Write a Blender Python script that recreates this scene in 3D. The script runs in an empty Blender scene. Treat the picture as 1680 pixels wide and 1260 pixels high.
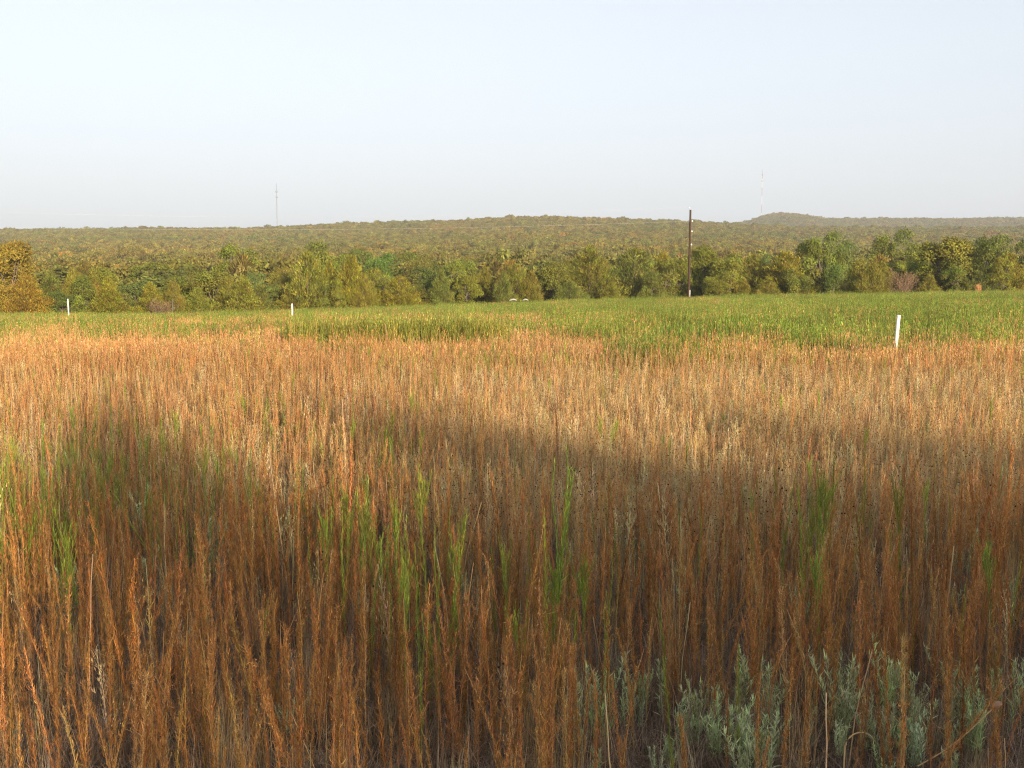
import bpy, math
import numpy as np

C = bpy.context.scene.collection
R = math.radians
rng = np.random.default_rng(7)

# ------------------------------------------------------------------ camera, sky, sun, exposure
F, CX, CY, HZ, CAMH = 1800.0, 840.0, 630.0, 440.0, 2.7        # photograph 1680 x 1260
cam = bpy.data.objects.new('camera', bpy.data.cameras.new('camera'))
C.objects.link(cam)
cam.data.sensor_width = 36.0
cam.data.lens = 36.0 * F / 1680.0
cam.data.clip_start = 0.1
cam.data.clip_end = 20000.0
cam.location = (0, 0, CAMH)
cam.rotation_euler = (R(90) - math.atan((CY - HZ) / F), 0, 0)
bpy.context.scene.camera = cam

SUN_EL, SUN_AZ = R(11.0), R(24.0)                              # sun low, behind the camera and a little to its right
SUN_DIR = np.array([math.sin(SUN_AZ) * math.cos(SUN_EL), -math.cos(SUN_AZ) * math.cos(SUN_EL), math.sin(SUN_EL)])

world = bpy.data.worlds.new('World')
bpy.context.scene.world = world
world.use_nodes = True
wn, wl = world.node_tree.nodes, world.node_tree.links
sky = wn.new('ShaderNodeTexSky')
sky.sky_type = 'NISHITA'
sky.sun_disc = False
sky.sun_elevation = SUN_EL
sky.sun_rotation = math.pi - SUN_AZ
sky.air_density = 1.0
sky.dust_density = 2.3
sky.ozone_density = 3.0
hsv = wn.new('ShaderNodeHueSaturation')
hsv.inputs['Saturation'].default_value = 0.32
bg = wn['Background']
wl.new(sky.outputs['Color'], hsv.inputs['Color'])
air = wn.new('ShaderNodeMix'); air.data_type = 'RGBA'; air.blend_type = 'MULTIPLY'; air.inputs['Factor'].default_value = 1.0
air.inputs['B'].default_value = (0.965, 0.995, 1.01, 1)
wl.new(hsv.outputs['Color'], air.inputs['A'])
veil = wn.new('ShaderNodeMix'); veil.data_type = 'RGBA'; veil.inputs['Factor'].default_value = 0.5     # thin even high haze
veil.inputs['B'].default_value = (2.95, 3.22, 3.58, 1)
wl.new(air.outputs['Result'], veil.inputs['A'])
wl.new(veil.outputs['Result'], bg.inputs['Color'])
bg.inputs['Strength'].default_value = 0.149

sun = bpy.data.objects.new('sun', bpy.data.lights.new('sun', 'SUN'))
C.objects.link(sun)
sun.data.energy = 4.6
sun.data.angle = R(0.8)
sun.data.color = (1.0, 0.83, 0.60)
from mathutils import Vector
sun.rotation_euler = Vector(SUN_DIR.tolist()).to_track_quat('Z', 'Y').to_euler()
sun.location = (20, -40, 60)

vs = bpy.context.scene.view_settings
vs.view_transform = 'Standard'
vs.look = 'None'
vs.exposure = 0.85
vs.gamma = 1.0
bpy.context.scene.cycles.max_bounces = 6
bpy.context.scene.cycles.use_denoising = True
bpy.context.scene.cycles.denoiser = 'OPENIMAGEDENOISE'
bpy.context.scene.cycles.denoising_input_passes = 'RGB_ALBEDO_NORMAL'
bpy.context.scene.cycles.denoising_prefilter = 'NONE'
bpy.context.scene.cycles.filter_width = 1.15
bpy.context.scene.cycles.volume_bounces = 0


def at(px, d, py=None):
    """Point at forward distance d seen in column px (and row py) of the photograph."""
    return np.array([(px - CX) / F * d, d, 0.0 if py is None else CAMH - (py - HZ) / F * d])


# ------------------------------------------------------------------ noise
def vnoise(x, y, seed=0):
    x = np.asarray(x, float); y = np.asarray(y, float)
    xi = np.floor(x).astype(np.int64); yi = np.floor(y).astype(np.int64)
    fx = x - xi; fy = y - yi
    fx = fx * fx * (3 - 2 * fx); fy = fy * fy * (3 - 2 * fy)
    def h(a, b):
        n = (a * 374761393 + b * 668265263 + seed * 974711) & 0x7fffffff
        n = ((n ^ (n >> 13)) * 1274126177) & 0x7fffffff
        return ((n ^ (n >> 16)) & 0xffff) / 65535.0
    return (h(xi, yi) * (1 - fx) + h(xi + 1, yi) * fx) * (1 - fy) + (h(xi, yi + 1) * (1 - fx) + h(xi + 1, yi + 1) * fx) * fy


def fbm(x, y, seed=0, o=3):
    s = 0; a = 0.5; t = 0
    for k in range(o):
        s = s + a * vnoise(np.asarray(x) * 2 ** k, np.asarray(y) * 2 ** k, seed + k); t += a; a *= 0.5
    return s / t


def sstep(a, b, x):
    t = np.clip((np.asarray(x, float) - a) / (b - a), 0, 1)
    return t * t * (3 - 2 * t)


# ------------------------------------------------------------------ terrain
EDGE = ([-600, 0, 250, 420, 620, 860, 1120, 1400, 1600, 1900], [513, 513, 514, 511, 505, 499, 490, 484, 481, 481])
CREST = ([-500, 0, 150, 280, 400, 470, 560, 680, 760, 830, 900, 1000, 1100, 1200, 1300, 1500, 1680, 2200],
         [378, 376, 374, 373, 374, 371, 366, 363, 361, 356, 355, 358, 361, 367, 371, 373, 372, 372])
RIDGE = ([-500, 1000, 1180, 1222, 1240, 1262, 1290, 1318, 1345, 1380, 1450, 1560, 1680, 2200],
         [385, 376, 370, 366, 359, 353, 352, 355, 360, 361, 360.5, 361, 360, 360])
YC, YR = 1400.0, 2600.0


def ground(x, y):
    x = np.asarray(x, float); y = np.asarray(y, float)
    yy = np.maximum(y, 1.0)
    px = CX + F * x / np.maximum(yy, 40)
    z_edge = CAMH - (np.interp(px, *EDGE) - HZ) / F * 130.0 - 0.55
    near = 0.12 * (fbm(x / 9, y / 9, 3) - 0.5) * sstep(6, 20, y)
    z = near + z_edge * sstep(14, 150, np.minimum(yy, 130)) / float(sstep(14, 150, 130))
    # behind the field edge the ground dips into the wooded valley
    dip = sstep(132, 185, yy)
    z = z * (1 - dip) + (z_edge * 0.55 - 2.2) * dip
    # hillside up to the crest
    zc = CAMH - (np.interp(px, *CREST) - HZ) / F * YC - 7.5
    base = z_edge * 0.55 - 2.2
    t = np.clip((yy - 250) / (YC - 250), 0, 1) ** 1.5
    roll = 3.5 * (fbm(x / 140, y / 140, 11) - 0.5) * sstep(220, 420, yy) * (1 - sstep(1150, 1380, yy))
    z = np.where(yy > 250, base + (zc - base) * t + roll, z)
    # a shallow saddle and the farther ridge with its knob
    zr = CAMH - (np.interp(px, *RIDGE) - HZ) / F * YR - 7.0
    s1 = sstep(YC, 1750, yy); s2 = sstep(1850, YR, yy)
    z = np.where(yy > YC, zc - 14 * s1 + (zr - zc + 14) * s2, z)
    z = np.where(yy > YR, zr - 60 * sstep(YR, 4200, yy), z)
    return z


# ------------------------------------------------------------------ mesh helpers (every mesh is quads + a colour per vertex)
class Geo:
    def __init__(s):
        s.v, s.f, s.c, s.n = [], [], [], 0

    def add(s, V, Q, col):
        V = np.asarray(V, float).reshape(-1, 3)
        s.v.append(V); s.f.append(np.asarray(Q, int).reshape(-1, 4) + s.n)
        col = np.asarray(col, float)
        s.c.append(np.broadcast_to(col, (len(V), 3)) if col.ndim == 1 else col.reshape(-1, 3))
        s.n += len(V)
        return s

    def join(s, g):
        if g.n:
            V = np.concatenate(g.v); s.add(V, np.concatenate(g.f), np.concatenate(g.c))
        return s

    def mesh(s, name, mat):
        V = np.concatenate(s.v).astype(np.float32); Q = np.concatenate(s.f).astype(np.int32)
        col = np.ones((len(V), 4), np.float32); col[:, :3] = np.concatenate(s.c)
        m = bpy.data.meshes.new(name)
        m.vertices.add(len(V)); m.vertices.foreach_set('co', V.ravel())
        m.loops.add(Q.size); m.loops.foreach_set('vertex_index', Q.ravel())
        m.polygons.add(len(Q)); m.polygons.foreach_set('loop_start', np.arange(0, Q.size, 4, dtype=np.int32))
        a = m.color_attributes.new('vcol', 'FLOAT_COLOR', 'POINT')
        a.data.foreach_set('color', col.ravel())
        m.update(calc_edges=True)
        if mat: m.materials.append(mat)
        return m


def unit(a):
    return a / np.maximum(np.linalg.norm(a, axis=-1, keepdims=True), 1e-9)


def strips(g, base, d, side, L, W, nseg, curl, col, taper=0.25):
    """Narrow leaves: N strips that start at base along d and bend about their side vector by the angle curl."""
    N = len(base); base = np.asarray(base, float)
    d = unit(np.asarray(d, float)); side = unit(side - d * np.sum(side * d, -1, keepdims=True))
    L = np.broadcast_to(L, (N,)); W = np.broadcast_to(W, (N,)); curl = np.broadcast_to(curl, (N,))
    nrm = np.cross(side, d)
    P = np.zeros((N, nseg + 1, 2, 3)); p = base.copy()
    for k in range(nseg + 1):
        t = k / nseg
        w = W * (1 - (1 - taper) * t) * (0.55 if (k == 0 and nseg > 1) else 1.0)
        P[:, k, 0] = p - side * w[:, None] / 2
        P[:, k, 1] = p + side * w[:, None] / 2
        a = curl * (k + 0.5) / nseg
        p = p + (d * np.cos(a)[:, None] + nrm * np.sin(a)[:, None]) * (L / nseg)[:, None]
    i = np.arange(N)[:, None] * (2 * (nseg + 1)) + np.arange(nseg)[None] * 2
    Q = np.stack([i, i + 1, i + 3, i + 2], -1)
    col = np.asarray(col, float)
    if col.ndim == 2: col = np.repeat(col, 2 * (nseg + 1), 0)
    return g.add(P, Q, col)


def tube(g, pts, rad, ns, col):
    pts = np.asarray(pts, float); k = len(pts); rad = np.broadcast_to(rad, (k,))
    d = unit(np.gradient(pts, axis=0))
    ref = np.where(np.abs(d[:, 2:3]) > 0.9, [[1.0, 0, 0]], [[0, 0, 1.0]])
    u = unit(np.cross(d, ref)); v = np.cross(d, u)
    a = np.arange(ns) / ns * 2 * math.pi
    V = pts[:, None] + (u[:, None] * np.cos(a)[None, :, None] + v[:, None] * np.sin(a)[None, :, None]) * rad[:, None, None]
    i = np.arange(k - 1)[:, None] * ns; j = np.arange(ns)[None]; j2 = (j + 1) % ns
    Q = np.stack([i + j, i + j2, i + ns + j2, i + ns + j], -1)
    g.add(V, Q, col)
    if ns % 2 == 0:
        for row in (0, k - 1):
            idx = [row * ns + q for q in range(ns)]
            Q2 = [[idx[0], idx[q], idx[q + 1], idx[q + 2]] for q in range(1, ns - 2, 2)]
            if Q2: g.f.append(np.asarray(Q2, int) + (g.n - k * ns))
    return g


def box(g, c, s, col, rz=0.0):
    c = np.asarray(c, float); s = np.asarray(s, float) / 2
    V = np.array([[x, y, z] for z in (-1, 1) for y in (-1, 1) for x in (-1, 1)], float) * s
    cr, sr = math.cos(rz), math.sin(rz)
    V = np.stack([V[:, 0] * cr - V[:, 1] * sr, V[:, 0] * sr + V[:, 1] * cr, V[:, 2]], -1) + c
    return g.add(V, [[0, 2, 3, 1], [4, 5, 7, 6], [0, 1, 5, 4], [2, 6, 7, 3], [0, 4, 6, 2], [1, 3, 7, 5]], col)


def jitter(col, n, amt, r=rng, hue=0.0):
    c = np.asarray(col, float)[None] * np.exp(r.normal(0, amt, (n, 1)))
    if hue: c = c * np.exp(r.normal(0, hue, (n, 3)))
    return np.clip(c, 0.002, 0.9)


# ------------------------------------------------------------------ materials
def plant_mat(name, rough=0.8, trans=0.0, spec=0.2):
    m = bpy.data.materials.new(name); m.use_nodes = True
    n, l = m.node_tree.nodes, m.node_tree.links
    b = n['Principled BSDF']; b.inputs['Roughness'].default_value = rough
    b.inputs['Specular IOR Level'].default_value = spec
    a = n.new('ShaderNodeAttribute'); a.attribute_name = 'vcol'
    t = n.new('ShaderNodeAttribute'); t.attribute_name = 'tint'; t.attribute_type = 'INSTANCER'
    x = n.new('ShaderNodeMix'); x.data_type = 'RGBA'; x.blend_type = 'MULTIPLY'; x.inputs['Factor'].default_value = 1.0
    l.new(a.outputs['Color'], x.inputs['A']); l.new(t.outputs['Color'], x.inputs['B'])
    l.new(x.outputs['Result'], b.inputs['Base Color'])
    if trans:
        tr = n.new('ShaderNodeBsdfTranslucent'); mx = n.new('ShaderNodeMixShader'); mx.inputs[0].default_value = trans
        l.new(x.outputs['Result'], tr.inputs['Color'])
        l.new(b.outputs[0], mx.inputs[1]); l.new(tr.outputs[0], mx.inputs[2])
        l.new(mx.outputs[0], n['Material Output'].inputs['Surface'])
    return m


def noise_mat(name, c1, c2, scale, rough=0.9, detail=6, c3=None, bump=0.0, stretch=None):
    m = bpy.data.materials.new(name); m.use_nodes = True
    n, l = m.node_tree.nodes, m.node_tree.links
    b = n['Principled BSDF']; b.inputs['Roughness'].default_value = rough
    b.inputs['Specular IOR Level'].default_value = 0.2
    tc = n.new('ShaderNodeTexCoord'); mp = n.new('ShaderNodeMapping')
    if stretch: mp.inputs['Scale'].default_value = stretch
    no = n.new('ShaderNodeTexNoise'); no.inputs['Scale'].default_value = scale; no.inputs['Detail'].default_value = detail
    r = n.new('ShaderNodeValToRGB')
    r.color_ramp.elements[0].position = 0.32; r.color_ramp.elements[0].color = (*c1, 1)
    r.color_ramp.elements[1].position = 0.7; r.color_ramp.elements[1].color = (*c2, 1)
    if c3:
        e = r.color_ramp.elements.new(0.52); e.color = (*c3, 1)
    l.new(tc.outputs['Object'], mp.inputs['Vector']); l.new(mp.outputs[0], no.inputs['Vector'])
    l.new(no.outputs['Fac'], r.inputs['Fac']); l.new(r.outputs['Color'], b.inputs['Base Color'])
    if bump:
        bp = n.new('ShaderNodeBump'); bp.inputs['Strength'].default_value = bump
        l.new(no.outputs['Fac'], bp.inputs['Height']); l.new(bp.outputs[0], b.inputs['Normal'])
    return m


M_DRY = plant_mat('dry_plant', 0.75, 0.12, 0.25)
M_GREEN = plant_mat('green_plant', 0.6, 0.25, 0.25)
M_TREE = plant_mat('tree_leaves', 0.7, 0.15, 0.2)
M_BARK = plant_mat('bark', 0.9)
M_SOIL = noise_mat('soil_and_litter', (0.04, 0.025, 0.016), (0.15, 0.095, 0.055), 3.0, c3=(0.085, 0.052, 0.03), bump=0.6)
M_HILL = noise_mat('woodland_floor', (0.05, 0.04, 0.02), (0.12, 0.09, 0.04), 0.05)
M_PVC = noise_mat('weathered_white_pipe', (0.70, 0.68, 0.62), (0.82, 0.80, 0.75), 4.0, 0.45, stretch=(6, 6, 0.6))
M_POLE = noise_mat('creosoted_wood', (0.030, 0.018, 0.012), (0.10, 0.055, 0.033), 6.0, 0.8, stretch=(8, 8, 0.35), bump=0.3)
M_CERAMIC = noise_mat('pale_ceramic', (0.72, 0.70, 0.66), (0.82, 0.80, 0.76), 5.0, 0.3)
M_WIRE = noise_mat('aluminium_wire', (0.55, 0.53, 0.5), (0.7, 0.68, 0.65), 2.0, 0.45)
M_STEEL = noise_mat('galvanised_steel', (0.22, 0.22, 0.23), (0.34, 0.34, 0.35), 1.0, 0.6)
M_RED = noise_mat('red_paint', (0.35, 0.16, 0.15), (0.42, 0.2, 0.18), 1.0, 0.6)
M_WHITE = noise_mat('white_paint', (0.68, 0.68, 0.68), (0.78, 0.78, 0.78), 1.0, 0.6)
M_STONE = noise_mat('limestone', (0.28, 0.26, 0.22), (0.45, 0.42, 0.37), 2.5, 0.9, bump=0.4)
M_TPOST = noise_mat('dull_post_paint', (0.10, 0.12, 0.10), (0.2, 0.21, 0.19), 4.0, 0.6)


# ------------------------------------------------------------------ objects
def link(name, data, parent=None, tint=None):
    o = bpy.data.objects.new(name, data); C.objects.link(o)
    if parent: o.parent = parent
    if tint is not None: o['tint'] = [float(t) for t in tint]
    return o


def tag(o, label=None, cat=None, group=None, kind=None):
    if label: o['label'] = label
    if cat: o['category'] = cat
    if group: o['group'] = group
    if kind: o['kind'] = kind
    return o


def thing(name, loc, label, cat, group=None, rot=(0, 0, 0), scale=(1, 1, 1)):
    o = link(name, None)
    o.location = [float(a) for a in loc]; o.rotation_euler = [float(a) for a in rot]; o.scale = [float(a) for a in scale]
    o.empty_display_size = 0.2
    return tag(o, label, cat, group)


def scatter(name, protos, pos, rot, scl, idx, tint, label=None, cat=None):
    """One 'stuff' object: instances of the proto meshes on its vertices."""
    col = bpy.data.collections.new(name + '_kinds')
    for k, m in enumerate(protos):
        col.objects.link(bpy.data.objects.new('%s_kind_%02d' % (name, k), m))
    n = len(pos)
    me = bpy.data.meshes.new(name)
    me.vertices.add(n); me.vertices.foreach_set('co', np.asarray(pos, np.float32).ravel())
    for nm, ty, arr, key in (('rot', 'FLOAT_VECTOR', rot, 'vector'), ('scl', 'FLOAT_VECTOR', scl, 'vector'),
                             ('tint', 'FLOAT_VECTOR', tint, 'vector'), ('idx', 'INT', idx, 'value')):
        a = me.attributes.new(nm, ty, 'POINT')
        a.data.foreach_set(key, np.asarray(arr, np.int32 if ty == 'INT' else np.float32).ravel())
    me.update()
    t = bpy.data.node_groups.new(name + '_scatter', 'GeometryNodeTree')
    t.interface.new_socket('Geometry', in_out='INPUT', socket_type='NodeSocketGeometry')
    t.interface.new_socket('Geometry', in_out='OUTPUT', socket_type='NodeSocketGeometry')
    N = t.nodes
    gi, go = N.new('NodeGroupInput'), N.new('NodeGroupOutput')
    mp = N.new('GeometryNodeMeshToPoints'); ip = N.new('GeometryNodeInstanceOnPoints')
    ci = N.new('GeometryNodeCollectionInfo'); ci.inputs['Collection'].default_value = col
    ci.inputs['Separate Children'].default_value = True; ci.inputs['Reset Children'].default_value = True
    ip.inputs['Pick Instance'].default_value = True
    def attr(nm, ty):
        a = N.new('GeometryNodeInputNamedAttribute'); a.data_type = ty; a.inputs['Name'].default_value = nm
        return a.outputs['Attribute']
    L = t.links
    L.new(gi.outputs[0], mp.inputs['Mesh']); L.new(mp.outputs[0], ip.inputs['Points'])
    L.new(ci.outputs[0], ip.inputs['Instance']); L.new(attr('idx', 'INT'), ip.inputs['Instance Index'])
    L.new(attr('rot', 'FLOAT_VECTOR'), ip.inputs['Rotation']); L.new(attr('scl', 'FLOAT_VECTOR'), ip.inputs['Scale'])
    L.new(ip.outputs[0], go.inputs[0])
    o = link(name, me)
    md = o.modifiers.new('scatter', 'NODES'); md.node_group = t
    return tag(o, label, cat, None, 'stuff')


# ------------------------------------------------------------------ ground sheets
def sheet(name, ys, mat):
    us = np.concatenate([np.linspace(-1.8, -0.6, 16)[:-1], np.linspace(-0.6, 0.6, 150), np.linspace(0.6, 1.8, 16)[1:]])
    Y, U = np.meshgrid(ys, us, indexing='ij')
    X = U * (np.maximum(Y, 0) + 40)
    Z = ground(X, Y)
    g = Geo(); nu = len(us)
    i = np.arange(len(ys) - 1)[:, None] * nu + np.arange(nu - 1)[None]
    g.add(np.stack([X, Y, Z], -1), np.stack([i, i + 1, i + nu + 1, i + nu], -1), (1, 1, 1))
    o = link(name, g.mesh(name, mat))
    for p in o.data.polygons: p.use_smooth = True
    return tag(o, kind='structure')


sheet('ground', np.concatenate([np.linspace(-140, 0, 10)[:-1], np.linspace(0, 40, 60)[:-1], np.linspace(40, 170, 60)]), M_SOIL)
sheet('hills', np.concatenate([np.linspace(170, 500, 40)[:-1], np.linspace(500, 2700, 90)[:-1], np.linspace(2700, 6000, 12)]), M_HILL)


# ------------------------------------------------------------------ weeds (each returns stem geometry and leaf geometry)
RUST = (0.44, 0.20, 0.055); STRAW = (0.56, 0.36, 0.16); GREY = (0.21, 0.155, 0.11)
GREENL = (0.29, 0.335, 0.048); SAGE = (0.50, 0.54, 0.27)


def stem_path(r, H, bend, k=7):
    t = np.linspace(0, 1, k); a = r.uniform(0, 6.28)
    off = bend * t ** 1.8 * H + r.normal(0, 0.006, k) * H * t
    off2 = r.normal(0, 0.008, k) * H * t
    return np.stack([off * math.cos(a) - off2 * math.sin(a), off * math.sin(a) + off2 * math.cos(a), t * H], -1)


def along(P, t):
    k = len(P) - 1; s = np.clip(t * k, 0, k - 1e-6); i = s.astype(int); f = (s - i)[:, None]
    return P[i] * (1 - f) + P[i + 1] * f


def radial(r, n, up):
    a = r.uniform(0, 6.283, n)
    d = np.stack([np.cos(a), np.sin(a), np.broadcast_to(up, (n,))], -1)
    s = np.stack([-np.sin(a), np.cos(a), r.normal(0, 0.25, n)], -1)
    return d, s


def dry_weed(seed, H=1.15, n=400, leaf=0.058, bend=0.05, curl=2.2, width=0.0042, rough=1.0, bare=0.0):
    r = np.random.default_rng(seed); S, Lf = Geo(), Geo()
    P = stem_path(r, H, bend)
    tube(S, P, np.linspace(0.0042, 0.0018, len(P)), 4, jitter(STRAW, 1, 0.2, r)[0] * (0.75, 0.65, 0.6))
    t = r.uniform(0.06, 1 - bare, n) ** 0.9
    d, s = radial(r, n, r.normal(0.55, 0.45, n))
    prof = 0.6 + 0.7 * np.sin(np.clip(t * 1.05, 0, 1) * math.pi) * r.uniform(0.6, 1.2, n)
    strips(Lf, along(P, t), d, s, leaf * prof * r.uniform(0.5, 1.35, n), width * r.uniform(0.6, 1.5, n), 4,
           -r.normal(curl, 0.9, n) * rough, jitter(RUST, n, 0.33, r, 0.08))
    nb = 16                                                   # short seed branches near the top
    tb = r.uniform(0.72, 1.0 - bare * 0.9, nb); d, s = radial(r, nb, r.uniform(1.4, 3.2, nb))
    bb = along(P, tb); Lb = r.uniform(0.04, 0.13, nb)
    strips(S, bb, d, s, Lb, 0.0028, 2, r.normal(0, 0.5, nb), jitter(RUST, nb, 0.25, r))
    m = nb * 5; q = r.integers(0, nb, m); f = r.uniform(0.3, 1, m)[:, None]
    d2, s2 = radial(r, m, r.normal(0.3, 0.6, m))
    strips(Lf, bb[q] + unit(d)[q] * Lb[q][:, None] * f, d2, s2, r.uniform(0.008, 0.022, m), 0.005, 2, r.normal(0, 1, m),
           jitter(RUST, m, 0.4, r, 0.1))
    return S, Lf


def bare_stalk(seed, H=1.0, bend=0.08):
    r = np.random.default_rng(seed); S, Lf = Geo(), Geo()
    P = stem_path(r, H, bend)
    tube(S, P, np.linspace(0.0052, 0.0034, len(P)), 4, np.array(STRAW) * (1.15, 1.2, 1.4))
    n = 26; t = r.uniform(0.1, 0.7, n); d, s = radial(r, n, r.normal(0.6, 0.5, n))
    strips(Lf, along(P, t), d, s, r.uniform(0.02, 0.06, n), 0.004, 3, -r.normal(2, 0.8, n), jitter(RUST, n, 0.3, r))
    return S, Lf


def green_weed(seed, H=1.1, n=190, bend=0.04, leaf=0.075, branchy=False):
    r = np.random.default_rng(seed); S, Lf = Geo(), Geo()
    P = stem_path(r, H, bend)
    tube(S, P, np.linspace(0.0048, 0.0022, len(P)), 4, (0.22, 0.25, 0.05))
    paths = [P]; cnt = [n]
    if branchy:
        for k in range(9):
            b = along(P, np.array([r.uniform(0.55, 0.9)]))[0]; a = r.uniform(0, 6.28); Lb = r.uniform(0.15, 0.3)
            tt = np.linspace(0, 1, 4)
            Q = b + np.stack([math.cos(a) * 0.28 * tt, math.sin(a) * 0.28 * tt, tt + 0.2 * tt * tt], -1) * Lb
            tube(S, Q, np.linspace(0.0025, 0.001, 4), 4, (0.22, 0.25, 0.05)); paths.append(Q); cnt.append(26)
    for Q, c in zip(paths, cnt):
        t = r.uniform(0.2 if len(Q) == 7 else 0.1, 1, c) ** 0.8
        d, s = radial(r, c, r.normal(1.5, 0.5, c))
        strips(Lf, along(Q, t), d, s, leaf * (1.15 - 0.75 * t) * r.uniform(0.6, 1.3, c), 0.0045 * r.uniform(0.7, 1.3, c), 3,
               -r.normal(0.7, 0.5, c), jitter(GREENL, c, 0.25, r, 0.08))
    nd = 50; t = r.uniform(0.05, 0.4, nd); d, s = radial(r, nd, r.normal(0.2, 0.5, nd))
    strips(Lf, along(P, t), d, s, leaf * r.uniform(0.5, 1, nd), 0.004, 3, -r.normal(2.2, 0.6, nd), jitter(RUST, nd, 0.3, r))
    return S, Lf


def tan_weed(seed, H=0.85):
    """Fine branching dried forb with small dark seed heads."""
    r = np.random.default_rng(seed); S, Lf = Geo(), Geo()
    P = stem_path(r, H, 0.07)
    tube(S, P, np.linspace(0.0035, 0.0015, len(P)), 4, np.array(STRAW) * 0.9)
    nb = 26; tb = r.uniform(0.3, 0.98, nb); d, s = radial(r, nb, r.uniform(1.2, 2.6, nb)); bb = along(P, tb); Lb = r.uniform(0.08, 0.24, nb) * (1.3 - tb)+0.04
    strips(S, bb, d, s, Lb, 0.0032, 3, r.normal(0.25, 0.25, nb), jitter(STRAW, nb, 0.25, r))
    n = 150; q = r.integers(0, nb, n); f = r.uniform(0.1, 1, n)[:, None]
    d2, s2 = radial(r, n, r.normal(0.8, 0.7, n))
    base = np.where((np.arange(n) < 100)[:, None], bb[q] + unit(d)[q] * Lb[q][:, None] * f, along(P, r.uniform(0.1, 1, n)))
    strips(Lf, base, d2, s2, r.uniform(0.02, 0.055, n), r.uniform(0.003, 0.006, n), 3, -r.normal(1.6, 0.9, n),
           jitter((0.58, 0.36, 0.15), n, 0.3, r, 0.08))
    for k in range(5):                                        # dark seed heads
        j = r.integers(0, nb); p = bb[j] + unit(d)[j] * Lb[j]
        t5 = np.linspace(-1, 1, 5)
        tube(Lf, p + np.stack([0 * t5, 0 * t5, t5 * 0.007], -1), 0.0075 * np.sqrt(np.maximum(1 - t5 ** 2, 0.03)), 6, (0.035, 0.018, 0.012))
    return S, Lf


def sage_plant(seed, H=0.6):
    r = np.random.default_rng(seed); S, Lf = Geo(), Geo()
    for k in range(r.integers(3, 6)):
        h = H * r.uniform(0.6, 1.05); P = stem_path(r, h, r.uniform(0.05, 0.3))
        P[:, :2] += r.normal(0, 0.03, 2)
        tube(S, P, np.linspace(0.0035, 0.0015, len(P)), 4, (0.22, 0.24, 0.14))
        n = 75; t = r.uniform(0.2, 1, n) ** 0.75; d, s = radial(r, n, r.normal(1.1, 0.4, n))
        strips(Lf, along(P, t), d, s, 0.07 * r.uniform(0.55, 1.2, n) * (1.15 - 0.45 * t), 0.0105 * r.uniform(0.7, 1.2, n), 3,
               r.normal(-0.3, 0.6, n), jitter(SAGE, n, 0.2, r, 0.06), 0.2)
        t = r.uniform(0.03, 0.35, 22); d, s = radial(r, 22, r.normal(-0.3, 0.4, 22))
        strips(Lf, along(P, t), d, s, 0.05, 0.006, 3, -r.normal(1.5, 0.6, 22), jitter(GREY, 22, 0.2, r))
    return S, Lf


def thatch(seed, h=0.4, n=120):
    """Grey matted dead leaves and thin branches near the soil."""
    r = np.random.default_rng(seed); g = Geo()
    p = r.normal(0, 0.12, (n, 3)); p[:, 2] = np.abs(r.normal(0, 0.25, n)) * h
    d, s = radial(r, n, r.normal(0.9, 0.9, n))
    strips(g, p, d, s, r.uniform(0.06, 0.22, n), r.uniform(0.002, 0.005, n), 4, r.normal(0, 1.4, n), jitter(GREY, n, 0.35, r, 0.06))
    m = 14; p = r.normal(0, 0.06, (m, 3)); p[:, 2] = 0; d, s = radial(r, m, r.uniform(1.5, 5, m))
    strips(g, p, d, s, r.uniform(0.3, 0.75, m) * h / 0.4, 0.004, 4, r.normal(0, 0.5, m), jitter(GREY, m, 0.25, r))
    return g


def grass_clump(seed, h=0.6, n=55, col=STRAW):
    r = np.random.default_rng(seed); g = Geo()
    p = r.normal(0, 0.04, (n, 3)); p[:, 2] = 0
    d, s = radial(r, n, r.uniform(2.0, 7, n))
    strips(g, p, d, s, h * r.uniform(0.5, 1.15, n), 0.0038, 5, -r.gamma(2, 0.35, n), jitter(col, n, 0.3, r, 0.08), 0.15)
    return g


def patch(seed, n, H, colA, colB, mixB, leafL=0.10, leafW=0.016, nl=16, rad=0.75, up=1.6, stemc=None):
    """A patch of stalks for the far field: stems with small upright leaves."""
    r = np.random.default_rng(seed); g = Geo()
    a = r.uniform(0, 6.283, n); q = rad * np.sqrt(r.uniform(0, 1, n)); h = H * r.normal(1, 0.16, n)
    p = np.stack([q * np.cos(a), q * np.sin(a), 0 * q], -1)
    lean = r.normal(0, 0.06, (n, 2)); d = np.stack([lean[:, 0], lean[:, 1], np.ones(n)], -1)
    isB = r.uniform(0, 1, n) < mixB
    c = np.where(isB[:, None], jitter(colB, n, 0.25, r, 0.08), jitter(colA, n, 0.25, r, 0.08))
    s = np.stack([np.cos(a * 7), np.sin(a * 7), 0 * a], -1)
    strips(g, p, d, s, h, 0.009, 2, r.normal(0, 0.12, n), c if stemc is None else jitter(stemc, n, 0.2, r))
    i = np.repeat(np.arange(n), nl); m = n * nl
    t = r.uniform(0.15, 1, m) ** 0.8
    dl, sl = radial(r, m, r.normal(up, 0.8, m))
    strips(g, p[i] + unit(d)[i] * (h[i] * t)[:, None], dl, sl, leafL * r.uniform(0.5, 1.3, m) * (1.1 - 0.5 * t), leafW * r.uniform(0.6, 1.3, m), 2,
           -r.normal(0.8, 0.7, m), c[i] * np.exp(r.normal(0, 0.25, (m, 1))))
    return g


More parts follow.
